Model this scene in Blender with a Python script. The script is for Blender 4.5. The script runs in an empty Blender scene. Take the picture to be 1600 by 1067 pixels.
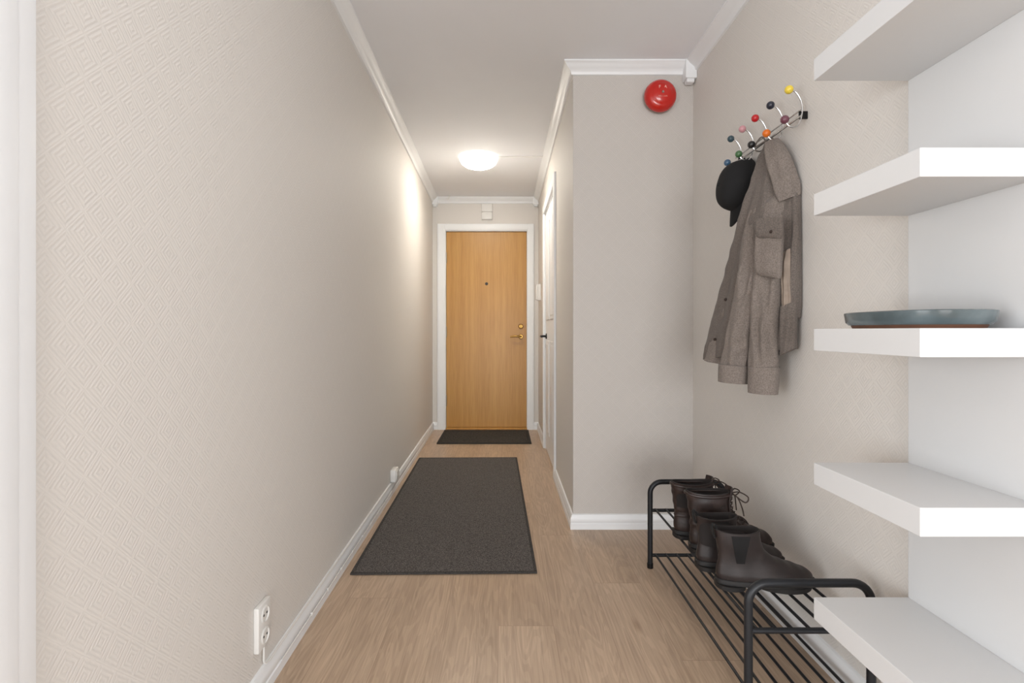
import bpy, bmesh, math, random
from mathutils import Vector, Matrix, noise
random.seed(4)
C = bpy.context.scene.collection
PI = math.pi
F, VX, VY, CH = 800.0, 787.0, 517.0, 1.03
def P(px, py, Y):
    return Vector(((px-VX)/F*Y, Y, CH+(VY-py)/F*Y))
XL, XC, XR, YN, YF, ZC = -.742, .362, .988, 2.67, 5.35, 2.42

# ---------------------------------------------------------------- materials
def lin(c):
    return tuple(((v/255)/12.92 if v/255 <= .04045 else ((v/255+.055)/1.055)**2.4) for v in c)
def new_mat(name):
    m = bpy.data.materials.new(name); m.use_nodes = True
    nt = m.node_tree; b = nt.nodes['Principled BSDF']
    return m, nt, b
def N(nt, t, **kw):
    n = nt.nodes.new(t)
    for k, v in kw.items(): setattr(n, k, v)
    return n
def mat(name, rgb, rough=.5, metal=0, var=.06, scale=30, bump=.1, bscale=200, bdist=.001, stretch=(1,1,1), rgb2=None, coat=0, sheen=0):
    m, nt, b = new_mat(name)
    c = lin(rgb); c2 = lin(rgb2) if rgb2 else tuple(v*(1-var*2) for v in c)
    tc = N(nt, 'ShaderNodeTexCoord'); mp = N(nt, 'ShaderNodeMapping'); mp.inputs['Scale'].default_value = stretch
    nt.links.new(tc.outputs['Object'], mp.inputs['Vector'])
    n1 = N(nt, 'ShaderNodeTexNoise'); n1.inputs['Scale'].default_value = scale; n1.inputs['Detail'].default_value = 4
    nt.links.new(mp.outputs[0], n1.inputs['Vector'])
    r = N(nt, 'ShaderNodeValToRGB'); r.color_ramp.elements[0].position = .35; r.color_ramp.elements[1].position = .65
    r.color_ramp.elements[0].color = (*c2, 1); r.color_ramp.elements[1].color = (*c, 1)
    nt.links.new(n1.outputs['Fac'], r.inputs[0]); nt.links.new(r.outputs[0], b.inputs['Base Color'])
    b.inputs['Roughness'].default_value = rough; b.inputs['Metallic'].default_value = metal
    b.inputs['Coat Weight'].default_value = coat
    b.inputs['Sheen Weight'].default_value = sheen
    if bump:
        n2 = N(nt, 'ShaderNodeTexNoise'); n2.inputs['Scale'].default_value = bscale; n2.inputs['Detail'].default_value = 3
        nt.links.new(mp.outputs[0], n2.inputs['Vector'])
        bp = N(nt, 'ShaderNodeBump'); bp.inputs['Strength'].default_value = bump; bp.inputs['Distance'].default_value = bdist
        nt.links.new(n2.outputs['Fac'], bp.inputs['Height']); nt.links.new(bp.outputs[0], b.inputs['Normal'])
    return m
def mathfn(nt):
    def M(op, a, bb=None):
        n = N(nt, 'ShaderNodeMath', operation=op)
        for i, v in enumerate((a, bb)):
            if v is None: continue
            if isinstance(v, (int, float)): n.inputs[i].default_value = v
            else: nt.links.new(v, n.inputs[i])
        return n.outputs[0]
    return M
def wallpaper(name, rgb):
    m, nt, b = new_mat(name)
    L = nt.links.new; M = mathfn(nt)
    tc = N(nt, 'ShaderNodeTexCoord'); sp = N(nt, 'ShaderNodeSeparateXYZ'); L(tc.outputs['Object'], sp.inputs[0])
    u = M('ADD', M('ADD', sp.outputs[0], sp.outputs[1]), 20.0); v = sp.outputs[2]
    a = M('ADD', u, v); d = M('SUBTRACT', u, v)
    c = .072; n_ = 3.5
    qa = M('DIVIDE', a, c); qd = M('DIVIDE', d, c)
    fa = M('ABSOLUTE', M('SUBTRACT', M('FRACT', qa), .5)); fd = M('ABSOLUTE', M('SUBTRACT', M('FRACT', qd), .5))
    m1 = M('MAXIMUM', fa, fd)
    h = M('SINE', M('MULTIPLY', m1, 2*PI*2*n_))
    n2 = N(nt, 'ShaderNodeTexNoise'); n2.inputs['Scale'].default_value = 230; L(tc.outputs['Object'], n2.inputs['Vector'])
    hh = M('ADD', M('MULTIPLY', h, .5), M('MULTIPLY', n2.outputs['Fac'], .8))
    bp = N(nt, 'ShaderNodeBump'); bp.inputs['Strength'].default_value = .28; bp.inputs['Distance'].default_value = .0013
    L(hh, bp.inputs['Height']); L(bp.outputs[0], b.inputs['Normal'])
    cr = N(nt, 'ShaderNodeMix', data_type='RGBA'); cc = lin(rgb)
    cr.inputs['A'].default_value = (*[x*.955 for x in cc], 1); cr.inputs['B'].default_value = (*[x*1.01 for x in cc], 1)
    L(M('ADD', M('MULTIPLY', h, .5), .5), cr.inputs['Factor']); L(cr.outputs['Result'], b.inputs['Base Color'])
    b.inputs['Roughness'].default_value = .65
    return m
def floor_mat():
    m, nt, b = new_mat('oak_laminate'); L = nt.links.new; M = mathfn(nt)
    tc = N(nt, 'ShaderNodeTexCoord'); sp = N(nt, 'ShaderNodeSeparateXYZ'); L(tc.outputs['Object'], sp.inputs[0])
    PW, PL = .192, 1.285
    xs = M('DIVIDE', M('ADD', sp.outputs[0], 3.09), PW); row = M('FLOOR', xs); fx = M('FRACT', xs)
    off = M('FRACT', M('MULTIPLY', row, .3819))
    ys = M('ADD', M('DIVIDE', M('ADD', sp.outputs[1], 8.35), PL), off); col = M('FLOOR', ys); fy = M('FRACT', ys)
    cmb = N(nt, 'ShaderNodeCombineXYZ'); L(row, cmb.inputs[0]); L(col, cmb.inputs[1])
    wn = N(nt, 'ShaderNodeTexWhiteNoise', noise_dimensions='3D'); L(cmb.outputs[0], wn.inputs['Vector'])
    ex = M('MULTIPLY', M('MINIMUM', fx, M('SUBTRACT', 1.0, fx)), PW); ey = M('MULTIPLY', M('MINIMUM', fy, M('SUBTRACT', 1.0, fy)), PL)
    seam = M('LESS_THAN', M('MINIMUM', ex, ey), .0009)
    mul = N(nt, 'ShaderNodeVectorMath', operation='MULTIPLY'); mul.inputs[1].default_value = (13.1, 37.0, 5.0); L(wn.outputs['Color'], mul.inputs[0])
    add = N(nt, 'ShaderNodeVectorMath', operation='ADD'); L(tc.outputs['Object'], add.inputs[0]); L(mul.outputs[0], add.inputs[1])
    m1 = N(nt, 'ShaderNodeMapping'); m1.inputs['Scale'].default_value = (7, .8, 1); L(add.outputs[0], m1.inputs['Vector'])
    n1 = N(nt, 'ShaderNodeTexNoise'); n1.inputs['Scale'].default_value = 1.5; n1.inputs['Detail'].default_value = 3; n1.inputs['Distortion'].default_value = .5; L(m1.outputs[0], n1.inputs['Vector'])
    sn = M('SINE', M('MULTIPLY', n1.outputs['Fac'], 80))
    m2 = N(nt, 'ShaderNodeMapping'); m2.inputs['Scale'].default_value = (150, 5, 1); L(add.outputs[0], m2.inputs['Vector'])
    n2 = N(nt, 'ShaderNodeTexNoise'); n2.inputs['Scale'].default_value = 1; n2.inputs['Detail'].default_value = 6; L(m2.outputs[0], n2.inputs['Vector'])
    m3 = N(nt, 'ShaderNodeMapping'); m3.inputs['Scale'].default_value = (5.5, 1.6, 1); L(add.outputs[0], m3.inputs['Vector'])
    vo = N(nt, 'ShaderNodeTexVoronoi'); vo.inputs['Scale'].default_value = 1.0; L(m3.outputs[0], vo.inputs['Vector'])
    def mix(fac, A, B_, f0=None, bt='MIX'):
        x = N(nt, 'ShaderNodeMix', data_type='RGBA', blend_type=bt)
        if f0 is not None: x.inputs['Factor'].default_value = f0
        else: L(fac, x.inputs['Factor'])
        for k, v in (('A', A), ('B', B_)):
            if isinstance(v, tuple): x.inputs[k].default_value = (*v, 1)
            else: L(v, x.inputs[k])
        return x.outputs['Result']
    def ramp(src, p0, c0, p1, c1):
        r = N(nt, 'ShaderNodeValToRGB'); r.color_ramp.elements[0].position = p0; r.color_ramp.elements[1].position = p1
        r.color_ramp.elements[0].color = (*c0, 1); r.color_ramp.elements[1].color = (*c1, 1); L(src, r.inputs[0]); return r.outputs[0]
    base = mix(wn.outputs['Value'], lin((192, 168, 144)), lin((201, 178, 155)))
    base = mix(None, base, ramp(n1.outputs['Fac'], .3, (.84, .82, .80), .7, (1.05, 1.04, 1.03)), 1.0, 'MULTIPLY')
    base = mix(None, base, ramp(n2.outputs['Fac'], .34, (.66, .63, .60), .58, (1, 1, 1)), .5, 'MULTIPLY')
    base = mix(None, base, ramp(sn, .0, (.80, .78, .76), .5, (1, 1, 1)), .5, 'MULTIPLY')
    base = mix(None, base, ramp(vo.outputs['Distance'], .03, (.60, .53, .46), .10, (1, 1, 1)), .6, 'MULTIPLY')
    base = mix(seam, base, lin((158, 134, 113)))
    L(base, b.inputs['Base Color']); b.inputs['Roughness'].default_value = .36
    bp = N(nt, 'ShaderNodeBump'); bp.inputs['Strength'].default_value = .1; bp.inputs['Distance'].default_value = .001; L(n2.outputs['Fac'], bp.inputs['Height']); L(bp.outputs[0], b.inputs['Normal'])
    return m
def veneer_mat():
    m, nt, b = new_mat('oak_veneer'); L = nt.links.new
    tc = N(nt, 'ShaderNodeTexCoord'); mp = N(nt, 'ShaderNodeMapping'); mp.inputs['Scale'].default_value = (90, 1, 4.0); L(tc.outputs['Object'], mp.inputs['Vector'])
    n1 = N(nt, 'ShaderNodeTexNoise'); n1.inputs['Scale'].default_value = 1; n1.inputs['Detail'].default_value = 5; L(mp.outputs[0], n1.inputs['Vector'])
    m2 = N(nt, 'ShaderNodeMapping'); m2.inputs['Scale'].default_value = (18, 1, .5); L(tc.outputs['Object'], m2.inputs['Vector'])
    n2 = N(nt, 'ShaderNodeTexNoise'); n2.inputs['Scale'].default_value = 1; L(m2.outputs[0], n2.inputs['Vector'])
    ad = N(nt, 'ShaderNodeMath', operation='ADD'); L(n1.outputs['Fac'], ad.inputs[0]); L(n2.outputs['Fac'], ad.inputs[1])
    hf = N(nt, 'ShaderNodeMath', operation='MULTIPLY'); hf.inputs[1].default_value = .5; L(ad.outputs[0], hf.inputs[0])
    r = N(nt, 'ShaderNodeValToRGB'); r.color_ramp.elements[0].position = .34; r.color_ramp.elements[0].color = (*lin((174, 124, 52)), 1)
    r.color_ramp.elements[1].position = .62; r.color_ramp.elements[1].color = (*lin((194, 145, 70)), 1)
    L(hf.outputs[0], r.inputs[0]); L(r.outputs[0], b.inputs['Base Color']); b.inputs['Roughness'].default_value = .38
    return m
def rug_mat(name, a, c, sc=330):
    m, nt, b = new_mat(name); L = nt.links.new
    tc = N(nt, 'ShaderNodeTexCoord'); mp = N(nt, 'ShaderNodeMapping'); mp.inputs['Scale'].default_value = (1, .45, 1); L(tc.outputs['Object'], mp.inputs['Vector'])
    n1 = N(nt, 'ShaderNodeTexNoise'); n1.inputs['Scale'].default_value = sc; n1.inputs['Detail'].default_value = 3; L(mp.outputs[0], n1.inputs['Vector'])
    r = N(nt, 'ShaderNodeValToRGB'); r.color_ramp.elements[0].position = .38; r.color_ramp.elements[0].color = (*lin(a), 1); r.color_ramp.elements[1].position = .66; r.color_ramp.elements[1].color = (*lin(c), 1)
    L(n1.outputs['Fac'], r.inputs[0]); L(r.outputs[0], b.inputs['Base Color']); b.inputs['Roughness'].default_value = .95
    w = N(nt, 'ShaderNodeTexWave'); w.inputs['Scale'].default_value = 60; w.bands_direction = 'Y'; L(tc.outputs['Object'], w.inputs['Vector'])
    ad = N(nt, 'ShaderNodeMath', operation='ADD'); L(n1.outputs['Fac'], ad.inputs[0]); L(w.outputs['Fac'], ad.inputs[1])
    bp = N(nt, 'ShaderNodeBump'); bp.inputs['Strength'].default_value = .6; bp.inputs['Distance'].default_value = .002; L(ad.outputs[0], bp.inputs['Height']); L(bp.outputs[0], b.inputs['Normal'])
    return m

MW = wallpaper('wallpaper', (221, 217, 212))
MW_SHADE = wallpaper('wallpaper_end_shade', (198, 193, 188))  # same wallpaper, with the end wall's shade put into the colour
MCEIL = mat('ceiling_paint', (242, 244, 248), .8, var=.01, scale=2, bump=.05)
MTRIM = mat('white_trim', (238, 240, 242), .4, var=.01, scale=4, bump=.02)
MSH = mat('white_foil', (213, 214, 215), .35, var=.006, scale=3, bump=.01)
MFL = floor_mat(); MVEN = veneer_mat()
MBR = mat('brass', (170, 136, 76), .35, 1, bump=0)
MSTEEL = mat('hinge_steel', (170, 165, 155), .35, .9, bump=0)
MBLK = mat('black_metal', (32, 34, 38), .42, .3, var=.05, bump=.05)
MBLKM = mat('black_handle', (22, 22, 24), .4, .4, bump=0)
MPL = mat('white_plastic', (228, 227, 224), .35, var=.01, bump=0)
MHOLE = mat('socket_hole', (60, 60, 60), .6, bump=0)
MRED = mat('red_enamel', (192, 26, 14), .25, var=.03, scale=6, bump=0, coat=.4)
MCHR = mat('chrome', (205, 205, 205), .22, 1, bump=0)
MLET = mat('pale_lettering', (240, 190, 175), .5, bump=0)
MRUG = rug_mat('grey_rug', (56, 53, 52), (114, 108, 104))
MRUGB = rug_mat('rug_edge', (46, 44, 43), (78, 74, 71))
MMAT = rug_mat('door_mat', (36, 35, 34), (76, 72, 67), 160)
MMATB = mat('mat_rubber', (40, 39, 38), .8, bump=.2)
MJ = mat('taupe_wool', (132, 122, 115), .95, var=.1, scale=260, rgb2=(106, 98, 92), bump=.4, bscale=420, bdist=.0015, sheen=.1)
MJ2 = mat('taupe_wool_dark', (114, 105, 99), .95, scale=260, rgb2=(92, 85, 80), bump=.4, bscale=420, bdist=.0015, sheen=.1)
MLIN = mat('cream_lining', (158, 143, 130), .8, bump=.3, bscale=120, var=.12)
MCAP = mat('black_cotton', (19, 19, 21), .9, bump=.3, bscale=500)
MLEA = mat('brown_leather', (48, 34, 31), .48, var=.25, scale=25, bump=.4, bscale=120)
MSUE = mat('dark_brown_leather', (42, 33, 32), .50, var=.18, scale=30, bump=.25, bscale=160)
MSOLE = mat('dark_rubber', (22, 20, 20), .65, bump=.2)
MELA = mat('elastic', (18, 17, 18), .9, bump=.5, bscale=300, stretch=(3, 1, .3))
MLAC = mat('brown_lace', (56, 44, 38), .85, bump=.3)
MINS = mat('boot_lining', (34, 29, 28), .9, bump=.2)
MCER = mat('blue_grey_glaze', (98, 110, 114), .18, var=.2, scale=14, rgb2=(72, 84, 88), bump=.1, bscale=30, coat=.5)
MCLAY = mat('brown_clay', (112, 76, 58), .6, bump=.2)

# ---------------------------------------------------------------- mesh helpers
def box(bm, x0, x1, y0, y1, z0, z1, bev=0, seg=2):
    r = bmesh.ops.create_cube(bm, size=1)['verts']
    for v in r:
        v.co = Vector(((x0+x1)/2+v.co.x*(x1-x0), (y0+y1)/2+v.co.y*(y1-y0), (z0+z1)/2+v.co.z*(z1-z0)))
    if bev:
        es = list({e for v in r for e in v.link_edges})
        bmesh.ops.bevel(bm, geom=es, offset=bev, segments=seg, affect='EDGES', profile=.5)
def loft(bm, rings, cap0=True, cap1=True, closed=True):
    vs = [[bm.verts.new(p) for p in r] for r in rings]
    n = len(vs[0])
    for i in range(len(vs)-1):
        for j in range(n if closed else n-1):
            k = (j+1) % n
            bm.faces.new((vs[i][j], vs[i][k], vs[i+1][k], vs[i+1][j]))
    if closed and cap0: bm.faces.new(vs[0][::-1])
    if closed and cap1: bm.faces.new(vs[-1])
    return vs
def tube(bm, pts, r, seg=10):
    pts = [Vector(p) for p in pts]; rings = []
    t = (pts[1]-pts[0]).normalized()
    up = Vector((0, 0, 1)) if abs(t.z) < .9 else Vector((1, 0, 0))
    nrm = t.cross(up).normalized()
    for i, p in enumerate(pts):
        if i == 0: t2 = (pts[1]-pts[0]).normalized()
        elif i == len(pts)-1: t2 = (pts[-1]-pts[-2]).normalized()
        else: t2 = ((pts[i+1]-p).normalized()+(p-pts[i-1]).normalized()).normalized()
        nrm = (nrm-t2*nrm.dot(t2)).normalized(); bn = t2.cross(nrm)
        rings.append([p+(nrm*math.cos(a)+bn*math.sin(a))*r for a in [2*PI*k/seg for k in range(seg)]])
    loft(bm, rings)
def cat(pts, n=8):
    P_ = [tuple(p) for p in pts]; out = []
    for i in range(len(P_)-1):
        p0 = P_[max(i-1, 0)]; p1 = P_[i]; p2 = P_[i+1]; p3 = P_[min(i+2, len(P_)-1)]
        for k in range(n):
            t = k/n
            out.append(tuple(.5*((2*b)+(-a+c)*t+(2*a-5*b+4*c-d)*t*t+(-a+3*b-3*c+d)*t**3) for a, b, c, d in zip(p0, p1, p2, p3)))
    out.append(P_[-1]); return out
def lathe(bm, prof, org, axis='Z', seg=40):
    rings = []
    for r, h in prof:
        rr = []
        for k in range(seg):
            a = 2*PI*k/seg; c, s = r*math.cos(a), r*math.sin(a)
            v = {'Z': (c, s, h), 'Y': (c, h, s), 'X': (h, c, s)}[axis]
            rr.append(Vector(org)+Vector(v))
        rings.append(rr)
    loft(bm, rings)
def ball(bm, c, r, seg=20):
    bmesh.ops.create_uvsphere(bm, u_segments=seg, v_segments=seg//2+2, radius=r, matrix=Matrix.Translation(Vector(c)))
def obj(name, bm, m, parent=None, smooth=True, local=False, kind=None):
    if parent is not None and not local:
        bmesh.ops.translate(bm, verts=bm.verts, vec=-Vector(parent['base']))
    bmesh.ops.recalc_face_normals(bm, faces=bm.faces)
    me = bpy.data.meshes.new(name); bm.to_mesh(me); bm.free()
    o = bpy.data.objects.new(name, me); C.objects.link(o); me.materials.append(m)
    if smooth:
        for p in me.polygons: p.use_smooth = True
        try: me.set_sharp_from_angle(angle=math.radians(38))
        except Exception: pass
    if parent is not None:
        o.parent = parent; o['base'] = parent['base']
    if kind: o['kind'] = kind
    return o
def finish():
    for o in C.objects:
        if 'base' in o: del o['base']
def thing(name, label, category, loc, rotz=0, group=None, kind=None):
    o = bpy.data.objects.new(name, None); C.objects.link(o); o.empty_display_size = .05
    o.location = loc; o.rotation_euler = (0, 0, rotz); o['base'] = list(loc)
    if label: o['label'] = label
    if category: o['category'] = category
    if group: o['group'] = group
    if kind: o['kind'] = kind
    return o
def tag(o, label, category, group=None):
    o['label'] = label; o['category'] = category
    if group: o['group'] = group
    return o
B = bmesh.new
def struct(name, fn, m, smooth=False):
    bm = B(); fn(bm); return obj(name, bm, m, smooth=smooth, kind='structure')
# the left wall runs very slightly out of parallel: turn what belongs to it about its far corner
TH = .0137
def turn(o):
    p = Vector((XL, YF, 0)); R = Matrix.Rotation(TH, 3, 'Z')
    o.location = p+R @ (Vector(o.location)-p); o.rotation_euler.z += TH
    return o

# ---------------------------------------------------------------- shell
YB = -5.6
struct('floor', lambda b: box(b, -2.8, 3.2, YB, YF+.15, -.06, 0), MFL)
struct('ceiling', lambda b: box(b, -2.8, 3.2, YB, YF+.15, ZC, ZC+.06), MCEIL)
turn(struct('wall_left', lambda b: box(b, XL-.12, XL, .64, YF+.16, 0, ZC), MW))
struct('wall_right', lambda b: box(b, XR, XR+.12, .55, YN+.2, 0, ZC), MW)
DX0, DX1, DZ = -.602-.012, .241+.012, 2.07+.012
def wf(b):
    box(b, XL, DX0, YF, YF+.12, 0, ZC); box(b, DX1, XC+.12, YF, YF+.12, 0, ZC); box(b, DX0, DX1, YF, YF+.12, DZ, ZC)
struct('wall_far', wf, MW)
S0, S1, SZ = 3.60, 4.50, 2.06
def wi(b):
    box(b, XC, XC+.12, YN+.004, S0, 0, ZC); box(b, XC, XC+.12, S1, YF, 0, ZC); box(b, XC, XC+.12, S0, S1, SZ, ZC)
struct('wall_inner_right', wi, MW)
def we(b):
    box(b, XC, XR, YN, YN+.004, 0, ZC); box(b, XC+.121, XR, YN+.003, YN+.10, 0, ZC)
struct('wall_end_right', we, MW_SHADE)

def run(bm, prof, a, b, n, e0=0, e1=0):
    a = Vector((*a, 0)); b = Vector((*b, 0)); n = Vector((*n, 0)); t = (b-a).normalized()
    rings = []
    for base, s, e in ((a, -1, e0), (b, 1, e1)):
        rings.append([base+n*o+t*(s*e*o)+Vector((0, 0, z)) for o, z in prof])
    loft(bm, rings)
bp_ = [(0, 0), (.016, 0), (.016, .028), (.013, .031), (.013, .036), (.015, .039), (.015, .058), (.011, .064), (.011, .068), (.007, .075), (0, .077)]
cp_ = [(0, ZC), (.052, ZC), (.052, ZC-.007), (.046, ZC-.010), (.040, ZC-.020), (.026, ZC-.032), (.016, ZC-.040), (.012, ZC-.050), (.010, ZC-.058), (0, ZC-.060)]
turn(struct('baseboard_left', lambda b: run(b, bp_, (XL, .727), (XL, YF), (1, 0), 0, -1), MTRIM, True))
def bf(b):
    run(b, bp_, (XL, YF), (-.692, YF), (0, -1), -1, 0); run(b, bp_, (.316, YF), (XC, YF), (0, -1), 0, -1)
struct('baseboard_far', bf, MTRIM, True)
def bi(b):
    run(b, bp_, (XC, YN), (XC, 3.53), (-1, 0), 1, 0); run(b, bp_, (XC, 4.57), (XC, YF), (-1, 0), 0, -1)
struct('baseboard_inner_right', bi, MTRIM, True)
struct('baseboard_end_right', lambda b: run(b, bp_, (XC, YN), (XR, YN), (0, -1), 1, -1), MTRIM, True)
struct('baseboard_right', lambda b: run(b, bp_, (XR, .55), (XR, YN), (-1, 0), 0, -1), MTRIM, True)
turn(struct('trim_1', lambda b: run(b, cp_, (XL, .64), (XL, YF), (1, 0), 0, -1), MTRIM, True))
struct('trim_2', lambda b: run(b, cp_, (XL, YF), (XC, YF), (0, -1), -1, -1), MTRIM, True)
struct('trim_3', lambda b: run(b, cp_, (XC, YN), (XC, YF), (-1, 0), 1, -1), MTRIM, True)
struct('trim_4', lambda b: run(b, cp_, (XC, YN), (XR, YN), (0, -1), 1, -1), MTRIM, True)
struct('trim_5', lambda b: run(b, cp_, (XR, .55), (XR, YN), (-1, 0), 0, -1), MTRIM, True)
def cblock(x0, x1, y0, y1, zb):
    def f(b):
        box(b, x0, x1, y0, y1, zb+.018, ZC, .003); box(b, x0+.008, x1-.008, y0+.008, y1-.008, zb, zb+.02, .006)
    return f
struct('trim_6', cblock(XR-.058, XR-.001, YN-.058, YN-.001, ZC-.115), MTRIM)
struct('trim_7', cblock(XL+.001, XL+.056, YF-.056, YF-.001, ZC-.10), MTRIM)
struct('trim_8', cblock(XC-.056, XC-.001, YF-.056, YF-.001, ZC-.10), MTRIM)
def lc(b):
    box(b, XL, XL+.014, .640, .729, 0, ZC-.06, .003); box(b, XL, XL+.0155, .636, .700, 0, ZC-.06, .002)
turn(struct('trim_9', lc, MTRIM, True))

# ---------------------------------------------------------------- entrance door
d = thing('door_1', None, None, (-.18, YF+.03, 0), kind='structure')
bm = B(); box(bm, -.602, .241, YF+.028, YF+.07, .022, 2.07, .002); obj('door_leaf', bm, MVEN, d, False)
bm = B()
for x0, x1 in ((-.692, DX0+.006), (DX1-.006, .316)):
    box(bm, x0, x1, YF-.018, YF-.0005, 0, 2.147, .004)
    box(bm, x0+.012, x1-.012, YF-.022, YF-.015, 0, 2.135, .002)
box(bm, DX0+.006, DX1-.006, YF-.018, YF-.0005, 2.078, 2.147, .004); box(bm, DX0-.002, DX1+.002, YF-.0215, YF-.015, 2.09, 2.135, .002)
obj('casing', bm, MTRIM, d, False)
bm = B()
for x0, x1 in ((DX0+.0005, -.604), (.243, DX1-.0005)): box(bm, x0, x1, YF-.004, YF+.10, .001, 2.072)
box(bm, DX0+.0005, DX1-.0005, YF-.004, YF+.10, 2.072, DZ-.0005)
obj('frame', bm, MTRIM, d, False)
bm = B(); box(bm, -.6035, .2425, YF-.02, YF+.1, .0005, .02, .004); obj('threshold', bm, MVEN, d, False)
for z in (.30, 1.02, 1.80):
    bm = B(); lathe(bm, [(.0, -.055), (.007, -.055), (.0075, -.05), (.0075, .05), (.007, .055), (0, .055)], (-.603, YF+.018, z)); obj('hinge', bm, MSTEEL, d)
bm = B(); lathe(bm, [(0, -.006), (.012, -.006), (.016, 0), (.016, .004), (0, .004)], (-.18, YF+.026, 1.525), 'Y'); obj('peephole', bm, MHOLE, d)
h = B(); lathe(h, [(0, -.012), (.020, -.012), (.026, -.006), (.026, .004), (0, .004)], (.18, YF+.024, .972), 'Y')
tube(h, cat([(.18, YF+.02, .972), (.18, YF-.02, .972), (.168, YF-.034, .972), (.12, YF-.036, .975), (.07, YF-.030, .968)], 6), .009, 12)
obj('door_handle', h, MBR, d)
h = B(); lathe(h, [(0, -.014), (.018, -.014), (.024, -.006), (.026, .004), (0, .004)], (.18, YF+.024, 1.078), 'Y'); box(h, .176, .184, YF+.0, YF+.012, 1.062, 1.094, .002); obj('lock', h, MBR, d)

# ---------------------------------------------------------------- side door
d = thing('door_2', None, None, (XC+.02, 4.05, 0), kind='structure')
bm = B()
box(bm, XC+.006, XC+.046, S0+.020, S1-.020, .012, SZ-.020, .002)
obj('door_leaf', bm, MTRIM, d, False)
for z0, z1 in ((1.12, 1.92), (.18, .95)):
    for y0, y1 in ((S0+.12, 4.02), (4.09, S1-.12)):
        bm = B()
        box(bm, XC-.001, XC+.008, y0, y1, z0, z1, .004); box(bm, XC-.004, XC+.002, y0+.03, y1-.03, z0+.03, z1-.03, .003)
        obj('door_panel', bm, MTRIM, d, False)
bm = B()
for y0, y1 in ((3.53, S0+.004), (S1-.004, 4.57)):
    box(bm, XC-.016, XC-.0005, y0, y1, .0005, 2.13, .002)
box(bm, XC-.0155, XC-.0005, S0+.005, S1-.005, SZ-.004, 2.1295, .002)
obj('casing', bm, MTRIM, d, False)
bm = B()
box(bm, XC+.0005, XC+.1, S0+.0005, S0+.019, .001, SZ-.019); box(bm, XC+.0005, XC+.1, S1-.019, S1-.0005, .001, SZ-.019); box(bm, XC+.0005, XC+.1, S0+.0005, S1-.0005, SZ-.019, SZ-.0005)
obj('frame', bm, MTRIM, d, False)
h = B(); yh = 4.38
lathe(h, [(0, -.006), (.022, -.006), (.024, 0), (.024, .004), (0, .004)], (XC+.003, yh, .985), 'X')
tube(h, cat([(XC+.005, yh, .985), (XC-.03, yh, .985), (XC-.044, yh-.012, .985), (XC-.046, yh-.05, .985), (XC-.044, yh-.11, .983)], 6), .009, 12)
obj('door_handle', h, MBLKM, d)
h = B(); lathe(h, [(0, -.004), (.020, -.004), (.022, 0), (.022, .004), (0, .004)], (XC+.003, yh, .90), 'X'); obj('key_rosette', h, MBLKM, d)

# ---------------------------------------------------------------- small wall items
t = thing('door_chime', 'small white chime box on the wall above the oak entrance door', 'door chime', (-.173, YF-.02, 2.2))
bm = B(); box(bm, -.229, -.118, YF-.034, YF+.001, 2.190, 2.262, .004); box(bm, -.229, -.118, YF-.040, YF+.001, 2.268, 2.352, .005); box(bm, -.22, -.127, YF-.026, YF, 2.24, 2.30)
obj('housing', bm, MPL, t)
bm = B()
for k in range(4): box(bm, -.205, -.142, YF-.042, YF-.039, 2.285+k*.013, 2.289+k*.013)
obj('grille', bm, MPL, t)
t = thing('intercom', 'white wall intercom beside the entrance door on the right wall', 'intercom', (XC-.015, 5.05, 1.32))
bm = B(); box(bm, XC-.028, XC+.002, 5.0, 5.10, 1.33, 1.49, .006); obj('housing', bm, MPL, t)
bm = B(); box(bm, XC-.046, XC-.026, 5.015, 5.05, 1.335, 1.485, .007); obj('handset', bm, MPL, t)

# coordinates below are on the unturned left wall; turn() sets them on the real one
sy0, sy1, sz0, sz1 = 1.405, 1.480, .140, .266
ym = (sy0+sy1)/2
t = thing('wall_socket', 'white double wall socket with a cord low on the left wall', 'socket', (XL+.01, ym, sz0))
bm = B(); box(bm, XL, XL+.016, sy0, sy1, sz0, sz1, .004); obj('housing', bm, MPL, t)
for zc in (sz0+.033, sz1-.033):
    bm = B(); lathe(bm, [(0, -.002), (.023, -.002), (.024, 0), (.020, .002), (.018, -.001), (0, -.001)], (XL+.0175, ym, zc), 'X'); o = obj('outlet', bm, MPL, t)
    bm = B()
    for dy in (-.0095, .0095): lathe(bm, [(0, 0), (.0032, 0), (.0032, .0012), (0, .0012)], (XL+.0166, ym+dy, zc), 'X', 12)
    obj('pin_hole', bm, MHOLE, o)
turn(t)
bm = B()
tube(bm, cat([(XL+.008, ym+.01, sz0+.004), (XL+.008, ym+.01, .11), (XL+.008, ym+.012, .088), (XL+.012, ym+.03, .0795), (XL+.012, ym+.08, .0795)], 6)+[(XL+.0105, 1.7, .079), (XL+.0105, 3.2, .079)], .0028, 8)
tube(bm, [(XL+.018, 1.55, .0335), (XL+.018, 3.3, .0335)], .0022, 8)
for k in range(9): box(bm, XL+.014, XL+.0215, 1.8+k*.17, 1.808+k*.17, .029, .038)
turn(tag(obj('cord', bm, MPL), 'thin white cord clipped along the left baseboard', 'cord'))
t = thing('junction_box', 'small white junction box above the left baseboard beside the rug', 'junction box', (XL+.02, 3.26, .08))
bm = B(); box(bm, XL+.0005, XL+.036, 3.21, 3.31, .079, .155, .005); obj('housing', bm, MPL, t)
bm = B(); box(bm, XL+.034, XL+.041, 3.22, 3.30, .088, .146, .003); obj('cover', bm, MPL, t)
turn(t)

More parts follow.
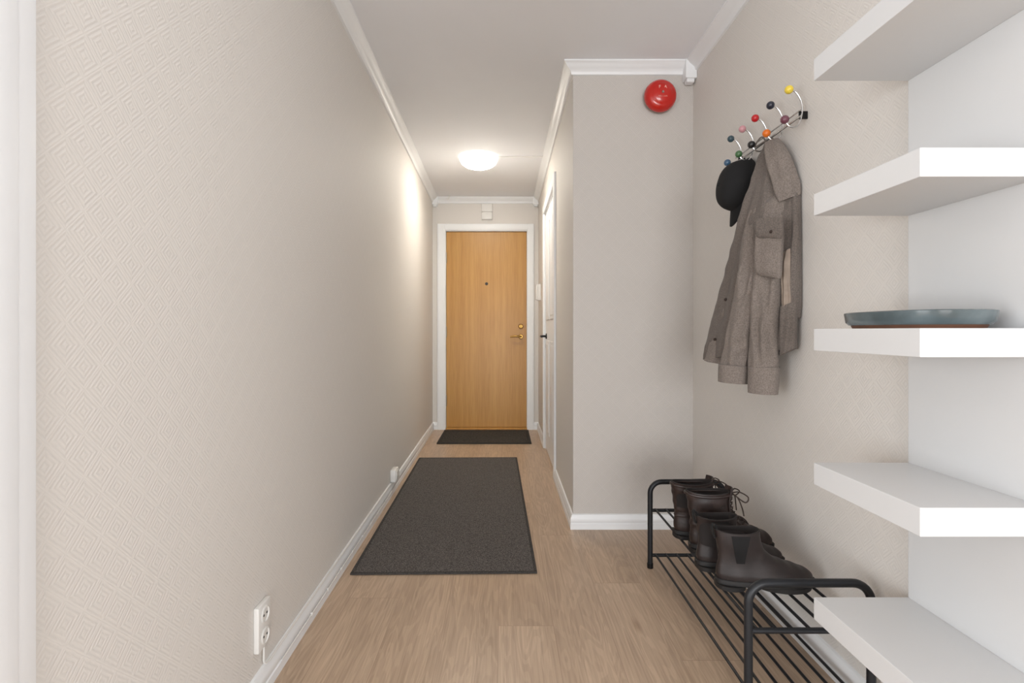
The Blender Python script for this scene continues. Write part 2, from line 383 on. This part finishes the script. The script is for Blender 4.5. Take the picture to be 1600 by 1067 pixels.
# fire bell
bx, bz = .805, 2.238
t = thing('fire_bell', 'round red fire alarm bell high on the wall end', 'alarm bell', (bx, YN, bz))
bm = B(); lathe(bm, [(0, .002), (.062, .002), (.062, -.018), (.05, -.022), (.05, -.04), (0, -.04)], (bx, YN, bz), 'Y'); obj('back_box', bm, MSTEEL, t)
bm = B(); lathe(bm, [(.072, -.030), (.081, -.028), (.083, -.033), (.082, -.042), (.078, -.054), (.070, -.064), (.060, -.070), (.056, -.0705), (.053, -.0735), (.040, -.0795), (.022, -.083), (.0001, -.084)], (bx, YN, bz), 'Y', 56); obj('gong', bm, MRED, t)
bm = B(); lathe(bm, [(0, -.089), (.005, -.089), (.0065, -.085), (.0065, -.080), (0, -.080)], (bx, YN, bz), 'Y', 20); obj('centre_screw', bm, MSTEEL, t)
def text_mesh(s, size, loc, m, name, parent):
    cu = bpy.data.curves.new('t', 'FONT'); cu.body = s; cu.size = size; cu.extrude = .0012; cu.align_x = 'CENTER'
    o = bpy.data.objects.new('t', cu); C.objects.link(o); bpy.context.view_layer.update()
    me = bpy.data.meshes.new_from_object(o.evaluated_get(bpy.context.evaluated_depsgraph_get())); bpy.data.objects.remove(o)
    b = B(); b.from_mesh(me)
    b.transform(Matrix.Translation(loc) @ Matrix.Rotation(PI/2, 4, 'X'))
    return obj(name, b, m, parent, False)
text_mesh('F . A', .022, Vector((bx, YN-.0810, bz+.020)), MLET, 'lettering', t)
bm = B()
pts = [(bx-.022+.044*k/24, YN-.0822, bz-.020+.003*math.sin(k*1.5)) for k in range(25)]
tube(bm, pts, .0010, 6); obj('script_mark', bm, MLET, t)

# ceiling light
lx, ly = -.200, 4.10
t = thing('ceiling_light', 'round frosted glass flush ceiling light, switched on', 'ceiling light', (lx, ly, ZC))
bm = B(); lathe(bm, [(0, 0), (.130, 0), (.135, -.004), (.135, -.016), (0, -.016)], (lx, ly, ZC), 'Z', 48); obj('base_plate', bm, MPL, t)
mg, nt, b = new_mat('lit_glass')
b.inputs['Base Color'].default_value = (.95, .93, .9, 1); b.inputs['Roughness'].default_value = .3
nz = N(nt, 'ShaderNodeTexNoise'); nz.inputs['Scale'].default_value = 3
rr = N(nt, 'ShaderNodeValToRGB'); rr.color_ramp.elements[0].color = (1, .91, .78, 1); rr.color_ramp.elements[1].color = (1, .93, .82, 1)
nt.links.new(nz.outputs['Fac'], rr.inputs[0]); nt.links.new(rr.outputs[0], b.inputs['Emission Color'])
# the glass glows most where it faces down, less at its rim
ge = N(nt, 'ShaderNodeNewGeometry'); sz = N(nt, 'ShaderNodeSeparateXYZ'); nt.links.new(ge.outputs['Normal'], sz.inputs[0])
mr = N(nt, 'ShaderNodeMapRange'); mr.inputs['From Min'].default_value = -.99; mr.inputs['From Max'].default_value = -.55
mr.inputs['To Min'].default_value = 92.0; mr.inputs['To Max'].default_value = 3.0
nt.links.new(sz.outputs['Z'], mr.inputs['Value']); nt.links.new(mr.outputs[0], b.inputs['Emission Strength'])
bm = B(); lathe(bm, [(.132, -.008), (.150, -.010), (.153, -.016), (.150, -.030), (.138, -.048), (.114, -.066), (.078, -.080), (.038, -.087), (.0001, -.088)], (lx, ly, ZC), 'Z', 56); obj('glass_shade', bm, mg, t)
bm = B(); tube(bm, [(lx+.136, ly-.02, ZC-.004), (.0, ly-.025, ZC-.004), (XC-.045, ly-.03, ZC-.004)], .0045, 8)
tag(obj('cord', bm, MPL), 'white cord on the ceiling from the round light to the right wall', 'cord')
t = thing('ceiling_hook', 'tiny white hook near the far left corner of the ceiling', 'hook', (-.56, 5.25, ZC))
bm = B(); lathe(bm, [(0, 0), (.012, 0), (.012, -.006), (0, -.006)], (-.56, 5.25, ZC), 'Z', 16); tube(bm, cat([(-.56, 5.25, ZC-.004), (-.56, 5.25, ZC-.03), (-.572, 5.25, ZC-.045), (-.585, 5.25, ZC-.03)], 5), .003, 8); obj('hook_body', bm, MPL, t)

# ---------------------------------------------------------------- rugs
def rug(name, label, cat_, cx, cy, w, l, rot, th, m, mb, edge):
    t = thing(name, label, cat_, (cx, cy, 0), rot)
    bm = B(); box(bm, -w/2+edge, w/2-edge, -l/2+edge, l/2-edge, .0008, th, .0015); obj('pile', bm, m, t, False, local=True)
    bm = B()
    for a in ((-w/2, w/2, -l/2, -l/2+edge), (-w/2, w/2, l/2-edge, l/2), (-w/2, -w/2+edge, -l/2+edge, l/2-edge), (w/2-edge, w/2, -l/2+edge, l/2-edge)):
        box(bm, a[0], a[1], a[2], a[3], .0005, th+.0012, .0015)
    obj('edge_binding', bm, mb, t, False, local=True)
rug('rug', 'long dark grey woven runner rug in the middle of the hallway', 'rug', -.270, 3.152, .79, 1.975, math.radians(1.0), .007, MRUG, MRUGB, .012)
rug('door_mat', 'dark ribbed door mat in front of the oak entrance door', 'doormat', -.178, 4.965, .865, .61, 0, .009, MMAT, MMATB, .03)

# ---------------------------------------------------------------- wall shelf unit
SX0, SX1, SY0, SY1 = .742, .968, .912, 1.226
t = thing('wall_shelf_unit', 'white modular wall shelf with five thick shelves on a tall back panel', 'shelf', (XR, 1.07, .05))
bm = B(); box(bm, SX1, XR-.0005, .80, SY1, .04, 2.06, .0015); obj('back_panel', bm, MSH, t, False)
for zt in (.393, .715, 1.035, 1.357, 1.680):
    bm = B(); box(bm, SX0, SX1, SY0, SY1-.0005, zt-.052, zt, .0012); obj('shelf', bm, MSH, t, False)
cx, cy = .857, 1.070; zt = 1.0352
t = thing('serving_dish', 'shallow blue grey glazed ceramic dish on the middle white shelf', 'dish', (cx, cy, zt))
def sup(a, b_, z, e=.75, n=64):
    r = []
    for k in range(n):
        th = 2*PI*k/n; c, s = math.cos(th), math.sin(th)
        r.append(Vector((cx+a*math.copysign(abs(c)**e, c), cy+b_*math.copysign(abs(s)**e, s), zt+z)))
    return r
bm = B(); loft(bm, [sup(.082, .117, .006), sup(.091, .129, .007), sup(.096, .135, .013), sup(.098, .1375, .030), sup(.0985, .138, .0335), sup(.096, .1355, .035), sup(.0925, .132, .033), sup(.090, .129, .016), sup(.083, .121, .010)]); obj('bowl', bm, MCER, t)
bm = B(); loft(bm, [sup(.085, .120, 0), sup(.088, .124, .0072)]); obj('foot_ring', bm, MCLAY, t)

# ---------------------------------------------------------------- shoe rack
RX0, RX1, RY0, RY1 = .637, .957, 1.333, 2.227
t = thing('shoe_rack', 'black metal tube shoe rack with two tiers of thin rods', 'shoe rack', ((RX0+RX1)/2, (RY0+RY1)/2, 0))
SHZ = (.25, .055)
for y in (RY0, RY1):
    bm = B(); H = .374; R = .05
    pts = [(RX0, y, .008), (RX0, y, H-R)] + [(RX0+R-R*math.cos(a), y, H-R+R*math.sin(a)) for a in [PI/2*k/8 for k in range(1, 9)]] + \
          [(RX1-R+R*math.sin(a), y, H-R+R*math.cos(a)) for a in [PI/2*k/8 for k in range(0, 9)]] + [(RX1, y, .008)]
    tube(bm, pts, .011, 14)
    fr = obj('end_frame', bm, MBLK, t)
    for x in (RX0, RX1):
        bm = B(); lathe(bm, [(0, 0), (.0125, 0), (.013, .003), (.013, .02), (.011, .022), (0, .022)], (x, y, .0002), 'Z', 18); obj('foot_cap', bm, MBLKM, fr)
    for z in SHZ:
        bm = B(); tube(bm, [(RX0, y, z), (RX1, y, z)], .0075, 12); obj('crossbar', bm, MBLK, t)
for z in SHZ:
    for k in range(7):
        x = RX0+.022+(RX1-RX0-.044)*k/6
        bm = B(); tube(bm, [(x, RY0, z+.0045), (x, RY1, z+.0045)], .0045, 8); obj('rod', bm, MBLK, t)

# ---------------------------------------------------------------- boots
def interp(rows, z):
    for i in range(len(rows)-1):
        if rows[i][0] <= z <= rows[i+1][0]:
            f = (z-rows[i][0])/(rows[i+1][0]-rows[i][0]); return [a+(b_-a)*f for a, b_ in zip(rows[i], rows[i+1])]
    return list(rows[-1] if z > rows[-1][0] else rows[0])
def gw(x):
    pts = [(-.01, .80), (.04, .82), (.10, .78), (.16, .92), (.20, 1.0), (.24, .98), (.30, .86)]
    for i in range(len(pts)-1):
        if pts[i][0] <= x <= pts[i+1][0]:
            f = (x-pts[i][0])/(pts[i+1][0]-pts[i][0]); f = f*f*(3-2*f); return pts[i][1]+(pts[i+1][1]-pts[i][1])*f
    return .86
def bring(z, xh, xf, w, n=40, mixg=1.0, lift=0):
    r = []
    for k in range(n):
        th = 2*PI*k/n; c, s = math.cos(th), math.sin(th)
        cc = math.copysign(abs(c)**.85, c); ss = math.copysign(abs(s)**.8, s)
        x = xh+(xf-xh)*(cc+1)/2
        g = gw(x)*mixg+(1-mixg)*.85
        r.append(Vector((x, w*ss*g, z+lift*max(0, (x-.2)/.09)**2)))
    return r
def boot(name, label, loc, rot, style, slump=0.0):
    t = thing(name, label, 'boot', loc, rot, None)
    lace = style == 'lace'
    top = .205 if lace else .168
    bm = B()
    loft(bm, [bring(.012, .004, .292, .050, lift=.003), bring(.014, .000, .296, .0525, lift=.003), bring(.024, .000, .297, .0525, lift=.003), bring(.027, .003, .293, .050, lift=.003)])
    hb = lambda z: [Vector((p.x, p.y, z)) for p in bring(0, .002, .088, .052)]
    loft(bm, [hb(0), hb(.013)])
    fb = lambda z, e: [Vector((p.x, p.y, z+.004*max(0, (p.x-.21)/.08)**2)) for p in bring(0, .118+e, .288-e, .050)]
    loft(bm, [fb(.0, .006), fb(.013, 0)])
    for k in range(9 if lace else 0):
        x = .02+.03*k
        for s in (-1, 1):
            if .09 < x < .12: continue
            yy = s*.052*gw(x); box(bm, x-.007, x+.007, yy-.004, yy+.004, .002, .016, .001)
    obj('sole', bm, MSOLE, t, local=True)
    if lace:
        rows = [(.026, .007, .288, .047), (.040, .004, .289, .049), (.056, .004, .280, .047), (.072, .006, .256, .043), (.086, .006, .218, .040), (.100, .006, .182, .038), (.120, .004, .155, .038), (.150, .0, .143, .041), (.180, -.004, .143, .044), (.205, -.008, .147, .045)]
    else:
        rows = [(.026, .007, .287, .046), (.040, .004, .287, .047), (.052, .005, .277, .044), (.064, .007, .252, .040), (.076, .010, .214, .037), (.090, .011, .176, .034), (.108, .010, .150, .033), (.136, .005, .136, .036), (.168, -.001, .133, .041)]
    sm = cat(rows, 6)
    rings = []
    for q in sm:
        r = bring(q[0], q[1], q[2], q[3], n=56, mixg=1 if q[0] < .08 else max(0, 1-(q[0]-.08)/.05))
        if q[0] > .12:
            f = (q[0]-.12)/(top-.12); xm = (q[1]+q[2])/2; hw = (q[2]-q[1])/2
            for v in r:
                v.z += f*.006*(((v.x-xm)/hw)**2-.5)
                v.y += slump*f*f
        for v in r:
            # worn creases over the vamp and soft ankle wrinkles
            if .05 < v.z < .12 and v.x > .10: v.z += (.0018 if lace else .0009)*math.sin(v.x*170+v.y*30)
            if lace and .08 < v.z < .2:
                k_ = noise.noise(Vector((v.x*18, v.y*18, v.z*55+loc[1]*9)))*.0045
                v.x += k_; v.y += math.copysign(k_*.6, v.y)
        rings.append(r)
    bm = B(); loft(bm, rings, True, False)
    obj('upper', bm, MLEA if lace else MSUE, t, local=True)
    last = rings[-1]; ctr = sum(last, Vector())/len(last)
    def inset(f, dz): return [Vector((ctr.x+(v.x-ctr.x)*f, ctr.y+(v.y-ctr.y)*f, v.z+dz)) for v in last]
    bm = B(); loft(bm, [inset(1.0, -.0005), inset(.985, .002), inset(.93, .002), inset(.90, -.004), inset(.86, -.05), inset(.80, -.09)], False, True)
    obj('lining', bm, MINS, t, local=True)
    if not lace:
        for s in (-1, 1):
            bm = B(); grid = []
            for i in range(9):
                z = .078+(.160-.078)*i/8; q = interp(rows, z); xm = .066; hw = .012+.016*(i/8)
                row = []
                for j in range(7):
                    x = xm-hw+2*hw*j/6; u = (x-q[1])/(q[2]-q[1])*2-1; cc = math.copysign(abs(u)**(1/.85), u); ss = math.sqrt(max(0, 1-cc*cc))**.8
                    mg_ = 1 if z < .08 else max(0, 1-(z-.08)/.05)
                    f = max(0, (z-.12)/(top-.12))
                    row.append(Vector((x, s*(q[3]*ss*(gw(x)*mg_+(1-mg_)*.85)+.0012)+slump*f*f, z)))
                grid.append(row)
            loft(bm, grid, closed=False); obj('elastic_panel', bm, MELA, t, local=True)
        bm = B(); tube(bm, cat([(.000, 0, .145), (-.007, 0, .165), (-.008, 0, .182), (-.002, 0, .184), (.006, 0, .172), (.008, 0, .150)], 5), .0035, 8); bmesh.ops.scale(bm, vec=(1, 2.2, 1), verts=bm.verts); obj('pull_tab', bm, MELA, t, local=True)
    else:
        bm = B(); ring = inset(1.0, -.008)
        tube(bm, [v for v in ring]+[ring[0]], .0055, 8); obj('padded_collar', bm, MLEA, t, local=True)
        tr = []
        for z in [.10, .12, .14, .16, .18, .20, .222]:
            q = interp(rows, z); xx = q[2]+.001+(.004 if z > .2 else 0)
            tr.append([Vector((xx-.010*(j/3-1)**2*1.0, .026*(j/3-1), z)) for j in range(7)]+[Vector((xx-.004-.010*(j/3-1)**2, .026*(j/3-1), z)) for j in range(6, -1, -1)])
        bm = B(); loft(bm, tr); obj('tongue', bm, MLEA, t, local=True)
        bm = B()
        zs = [.098, .112, .128, .145, .162, .179, .196]
        for i, z in enumerate(zs):
            q = interp(rows, z); x = q[2]+.004
            tube(bm, cat([(x-.010, -.020, z), (x, -.010, z+.004), (x+.001, 0, z+.006), (x, .010, z+.010), (x-.010, .020, z+.014)], 3), .0023, 6)
            tube(bm, cat([(x-.010, .020, z), (x+.001, .010, z+.004), (x+.002, 0, z+.006), (x+.001, -.010, z+.010), (x-.010, -.020, z+.014)], 3), .0023, 6)
        x0 = .148; z0 = .200
        for s in (-1, 1):
            tube(bm, cat([(x0, 0, z0), (x0+.02, s*.02, z0+.010), (x0+.045, s*.034, z0-.004), (x0+.032, s*.040, z0-.020), (x0+.008, s*.012, z0-.004), (x0, 0, z0)], 6), .0023, 6)
            tube(bm, cat([(x0, 0, z0), (x0+.018, s*.012, z0-.012), (x0+.028, s*.026, z0-.045), (x0+.032, s*.030, z0-.07)], 6), .0023, 6)
        obj('laces', bm, MLAC, t, local=True)
    return t
ZS = SHZ[0]+.0092
boot('boot', 'dark brown elastic-sided ankle boot nearest the front end of the rack', (.640, 1.553, ZS), math.radians(-2), 'chelsea', .004)
boot('boot', 'dark brown elastic-sided ankle boot just behind its nearer mate', (.626, 1.672, ZS), math.radians(3), 'chelsea', -.006)
boot('boot', 'brown leather lace-up boot, the nearer of the laced pair', (.652, 1.805, ZS), math.radians(-1), 'lace', .006)
boot('boot', 'brown leather lace-up boot nearest the far end of the rack', (.636, 1.925, ZS), math.radians(2), 'lace', -.006)

# ---------------------------------------------------------------- coat rack
t = thing('coat_rack', 'wall coat rack with chrome wire hooks and coloured wooden balls', 'coat rack', (XR, 1.87, 1.70))
bm = B(); tube(bm, [(.957, 1.650, 1.722), (.957, 2.11, 1.722)], .0036, 10); tube(bm, [(.957, 1.650, 1.742), (.957, 2.11, 1.742)], .0026, 10); obj('rail', bm, MCHR, t)
for y in (1.665, 2.095):
    bm = B(); box(bm, .960, XR-.0005, y-.003, y+.003, 1.719, 1.744, .0012); obj('bracket', bm, MBLKM, t)
cols_u = [(232, 205, 70), (30, 34, 52), (196, 26, 34), (205, 150, 158), (52, 78, 88)]
cols_l = [(110, 62, 78), (222, 112, 22), (22, 22, 24), (70, 110, 70), (60, 95, 125)]
names = ['yellow', 'navy', 'red', 'pink', 'dark teal']; namel = ['plum', 'orange', 'black', 'green', 'blue']
for i, y in enumerate((1.660, 1.775, 1.883, 1.984, 2.085)):
    bm = B()
    tube(bm, cat([(.911, y, 1.715), (.922, y, 1.697), (.942, y, 1.690), (.958, y, 1.703), (.967, y, 1.735), (.966, y, 1.768), (.954, y, 1.795), (.940, y, 1.808), (.925, y, 1.812)], 5), .0025, 8)
    hk = obj('wire_hook', bm, MCHR, t)
    for c, nm, pos in ((cols_u[i], names[i], (.925, y, 1.812)), (cols_l[i], namel[i], (.911, y, 1.715))):
        bm = B(); ball(bm, pos, .0135); o = obj('ball', bm, mat(nm.replace(' ', '_')+'_lacquer', c, .3, var=.03, bump=0, coat=.3), hk); o['label'] = nm+' ball'

# ---------------------------------------------------------------- cap
kx, ky, kz = .950, 2.015, 1.600
t = thing('baseball_cap', 'black baseball cap hanging from the coat rack left of the jacket', 'cap', (kx, ky, kz))
def shr(v): return Vector((min(v.x+(v.z-kz)*.16, .978), v.y, v.z))
bm = B(); rings = []
for i in range(15):
    a = PI/2*i/14*.985; r = math.cos(a)**.60; dx = math.sin(a)**.9
    rings.append([Vector((kx-.104*dx, ky+.076*r*math.cos(q)*(1+.014*math.cos(6*q)), kz+.006*dx+.102*r*math.sin(q)*(1+.014*math.cos(6*q)))) for q in [2*PI*k/48 for k in range(48)]])
inner = [[Vector((v.x+.006, ky+(v.y-ky)*.96, kz+(v.z-kz)*.96)) for v in r] for r in rings]
allr = [[shr(v) for v in r] for r in inner[::-1]+rings]
loft(bm, allr, True, True); obj('crown', bm, MCAP, t)
bm = B(); ball(bm, (kx-.104, ky, kz+.006), .007, 12); obj('top_button', bm, MCAP, t)
bm = B(); rr_ = []
for j in range(9):
    f = j/8
    row_t, row_b = [], []
    for k in range(15):
        u = k/14*2-1
        y = ky+u*.070*(1-.16*f*f); z = kz-.088*math.sqrt(max(0, 1-(u*.80)**2))-f*.072*math.sqrt(max(0, 1-(u*.93)**2))
        x = kx-.050-.006*f+.034*u*u
        row_t.append(Vector((x, y, z))); row_b.append(Vector((x+.004, y, z)))
    rr_.append(row_t+row_b[::-1])
loft(bm, rr_); obj('brim', bm, MCAP, t)
bm = B(); tube(bm, cat([(kx+.012, ky-.03, kz+.092), (kx+.012, ky-.012, kz+.104), (kx+.012, ky+.012, kz+.104), (kx+.012, ky+.03, kz+.092)], 5), .0045, 8); obj('back_strap', bm, MCAP, t)

# ---------------------------------------------------------------- jacket
t = thing('jacket', 'taupe wool overshirt jacket hanging from the coat rack by its collar', 'jacket', (.93, 1.86, .80))
def drape(rows, folds=(), n=88, e=.8, steps=12, hollow=0, crumple=.006, seed=0):
    sm = cat(rows, steps); rings = []
    for i, q in enumerate(sm):
        Lp = P(q[0], q[1], q[2]); Rp = P(q[3], q[4], q[5]); c = (Lp+Rp)/2; ax = (Rp-Lp)/2
        pr = Vector((ax.y, -ax.x, 0)).normalized()
        if pr.y > 0: pr = -pr
        s_ = i/(len(sm)-1)
        r = []
        for k in range(n):
            th = 2*PI*k/n; cc, ss = math.cos(th), math.sin(th)
            u = math.copysign(abs(cc)**e, cc); v = math.copysign(abs(ss)**e, ss)
            d_ = 0
            for (amp, fr, ph, dr) in folds:
                d_ += amp*math.sin(fr*u+ph+dr*s_)*min(1, s_*2.5+.25)
            d_ *= (1 if ss > 0 else -.3)*(abs(ss)**.6)
            p = c+ax*u+pr*(q[6]*v+d_)
            w = Vector((p.x*20+seed, p.y*20, p.z*7+seed))
            w2 = Vector((p.x*11+seed, p.y*11+p.z*13, p.z*15))
            k1 = 1-abs(noise.noise(w))*2; k2 = 1-abs(noise.noise(w2))*2
            p = p+pr*(crumple*(k1-.4)+crumple*.6*(k2-.4))*(1 if ss > -.1 else .2)
            r.append(p)
        rings.append(r)
    for r in rings:
        for v in r: v.x = min(v.x, XR-.006)
    bm = B()
    if hollow:
        lr = rings[-1]; cc = sum(lr, Vector())/len(lr)
        rings += [[cc+(v-cc)*.93 for v in lr], [cc+(v-cc)*.88+Vector((0, 0, hollow)) for v in lr]]
    loft(bm, rings); return bm
bm = drape([(1196, 224, 1.86, 1222, 222, 1.82, .018), (1188, 250, 1.86, 1234, 250, 1.76, .032), (1177, 290, 1.87, 1243, 290, 1.71, .040), (1160, 340, 1.89, 1247, 335, 1.695, .048),
            (1146, 400, 1.95, 1245, 400, 1.70, .056), (1130, 460, 2.02, 1243, 460, 1.705, .060), (1116, 510, 2.05, 1242, 500, 1.705, .062), (1106, 545, 2.07, 1243, 528, 1.70, .060), (1103, 562, 2.07, 1244, 545, 1.70, .058)],
           [(.008, 5, .4, 1.5), (.003, 13, 1.0, -2)], hollow=.03, crumple=.006)
obj('body', bm, MJ2, t)
bm = drape([(1184, 262, 1.88, 1200, 268, 1.84, .012), (1166, 320, 1.90, 1192, 325, 1.84, .016), (1150, 380, 1.94, 1180, 385, 1.87, .017), (1136, 440, 1.98, 1166, 446, 1.90, .017), (1121, 500, 2.00, 1150, 506, 1.92, .016), (1106, 550, 2.01, 1136, 558, 1.93, .014), (1101, 563, 2.01, 1132, 570, 1.93, .013)],
           [(.004, 4, .5, 2)], e=.6, crumple=.004, seed=5)
fl = obj('front_flap', bm, MJ, t)
for (px, py, Y) in ((1134, 468, 1.935), (1117, 530, 1.95)):
    bm = B(); ball(bm, P(px, py, Y), .006, 12); obj('button', bm, MLAC, fl)
bm = drape([(1186, 285, 1.84, 1212, 290, 1.80, .025), (1174, 330, 1.85, 1213, 335, 1.785, .045), (1163, 380, 1.86, 1207, 388, 1.78, .052), (1156, 430, 1.86, 1199, 440, 1.785, .052), (1146, 480, 1.87, 1191, 488, 1.795, .048), (1135, 530, 1.88, 1180, 536, 1.81, .044), (1128, 560, 1.88, 1172, 564, 1.82, .041), (1126, 578, 1.88, 1169, 582, 1.82, .039)],
           [(.005, 4, .2, 9), (.004, 7, 2, -7)], e=.9, crumple=.010, seed=3)
sl = obj('sleeve', bm, MJ, t)
bm = drape([(1124, 568, 1.88, 1172, 572, 1.811, .047), (1123, 584, 1.88, 1171, 588, 1.811, .047), (1123, 595, 1.88, 1169, 600, 1.813, .046)], [], e=.9, hollow=.02, crumple=.002); obj('cuff', bm, MJ, sl)
bm = drape([(1198, 300, 1.78, 1232, 300, 1.715, .02), (1190, 345, 1.78, 1227, 345, 1.71, .035), (1184, 400, 1.785, 1225, 400, 1.71, .042), (1180, 450, 1.79, 1222, 450, 1.715, .044), (1174, 510, 1.79, 1218, 510, 1.72, .038), (1171, 560, 1.79, 1217, 560, 1.72, .036), (1171, 588, 1.79, 1215, 590, 1.72, .035)],
           [(.005, 4, 1.2, 7), (.004, 8, 0, -9)], e=.9, crumple=.009, seed=7)
fp = obj('front_panel', bm, MJ, t)
bm = drape([(1170, 572, 1.79, 1217, 574, 1.713, .040), (1170, 596, 1.79, 1216, 598, 1.713, .040), (1171, 612, 1.79, 1214, 617, 1.715, .039)], [], e=.9, hollow=.02, crumple=.002); obj('hem_band', bm, MJ, fp)
bm = drape([(1184, 345, 1.735, 1222, 343, 1.665, .010), (1182, 370, 1.73, 1223, 370, 1.66, .013), (1180, 400, 1.73, 1222, 400, 1.66, .014), (1182, 422, 1.73, 1221, 426, 1.66, .012), (1186, 430, 1.73, 1219, 435, 1.665, .008)], [(.0015, 5, 0, 2)], e=.5, crumple=.002)
pk = obj('pocket', bm, MJ, t)
bm = drape([(1182, 342, 1.722, 1224, 340, 1.652, .010), (1181, 358, 1.718, 1224, 356, 1.648, .012), (1184, 370, 1.718, 1223, 366, 1.648, .011), (1190, 376, 1.722, 1220, 372, 1.652, .008)], [], e=.5, crumple=.001); obj('pocket_flap', bm, MJ2, pk)
bm = B(); c = P(1205, 362, 1.668); ball(bm, c, .006, 14); obj('button', bm, MLAC, pk)
bm = drape([(1227, 395, 1.715, 1238, 388, 1.69, .012), (1225, 415, 1.715, 1239, 408, 1.688, .020), (1224, 450, 1.715, 1239, 445, 1.688, .022), (1223, 475, 1.715, 1239, 466, 1.688, .020), (1224, 495, 1.715, 1238, 488, 1.690, .012)], [(.004, 6, 0, 3)])
obj('lining', bm, MLIN, t)
bm = drape([(1219, 480, 1.715, 1246, 470, 1.683, .020), (1219, 520, 1.715, 1246, 512, 1.683, .026), (1219, 555, 1.715, 1245, 544, 1.683, .024)], [(.003, 6, 0, 3)], hollow=.015)
obj('front_edge', bm, MJ2, t)
bm = drape([(1236, 300, 1.715, 1250, 300, 1.690, .014), (1236, 360, 1.71, 1251, 355, 1.685, .020), (1237, 420, 1.705, 1250, 420, 1.680, .022), (1238, 470, 1.705, 1249, 470, 1.680, .020), (1240, 500, 1.705, 1247, 495, 1.684, .014)], [(.002, 6, 0, 3)])
obj('back_edge', bm, MJ2, t)
bm = drape([(1196, 224, 1.80, 1217, 216, 1.77, .012), (1195, 240, 1.78, 1228, 229, 1.74, .017), (1199, 262, 1.76, 1238, 249, 1.715, .018), (1206, 285, 1.735, 1246, 271, 1.70, .016), (1211, 304, 1.72, 1251, 290, 1.692, .014), (1217, 316, 1.71, 1251, 304, 1.69, .010)], [(.004, 4, 0, 2)], e=.65, crumple=.005)
obj('collar', bm, MJ, t)
bm = drape([(1184, 252, 1.85, 1206, 232, 1.83, .014), (1178, 280, 1.85, 1207, 262, 1.81, .018), (1172, 308, 1.85, 1205, 292, 1.80, .018), (1170, 330, 1.85, 1198, 318, 1.80, .012)], [(.003, 4, 0, 2)], e=.7, crumple=.003)
obj('lapel', bm, MJ, t)
bm = B(); tube(bm, cat([P(1200, 226, 1.86), P(1190, 214, 1.87), (.925, 1.883, 1.706), P(1204, 216, 1.85), P(1212, 224, 1.84)], 6), .003, 8); obj('hanging_loop', bm, MJ2, t)

# ---------------------------------------------------------------- camera, light
cam = bpy.data.cameras.new('camera'); co = bpy.data.objects.new('camera', cam); C.objects.link(co)
co.location = (0, 0, CH); co.rotation_euler = (PI/2, 0, 0)
cam.sensor_width = 36; cam.lens = 36*F/1600; cam.clip_start = .02
cam.shift_x = (800-VX)/1600; cam.shift_y = -(533.5-VY)/1600
bpy.context.scene.camera = co
def area(name, loc, aim, sx, sy, e, col):
    l = bpy.data.lights.new(name, 'AREA'); l.shape = 'RECTANGLE'; l.size = sx; l.size_y = sy; l.energy = e; l.color = col
    o = bpy.data.objects.new(name, l); C.objects.link(o); o.location = loc
    o.rotation_euler = (Vector(aim)-Vector(loc)).to_track_quat('-Z', 'Y').to_euler()
area('window_light_back', (.1, -5.2, 1.0), (0, 3, 1.9), 3.0, 1.8, 200, (.98, .99, 1))
area('window_light_right', (2.7, -.9, .9), (-.5, 1.6, 2.3), 1.8, 1.5, 31, (.97, .985, 1))
area('fill_light_left', (-2.4, -.9, .9), (.9, 1.7, 2.2), 1.6, 1.5, 56, (.97, .985, 1))  # added unseen fill from the left, brightens the right wall and ceiling
w = bpy.data.worlds.new('world'); bpy.context.scene.world = w; w.use_nodes = True
bg = w.node_tree.nodes['Background']; bg.inputs[0].default_value = (.97, .985, 1, 1); bg.inputs[1].default_value = 1.3
bpy.context.scene.view_settings.view_transform = 'Standard'
finish()
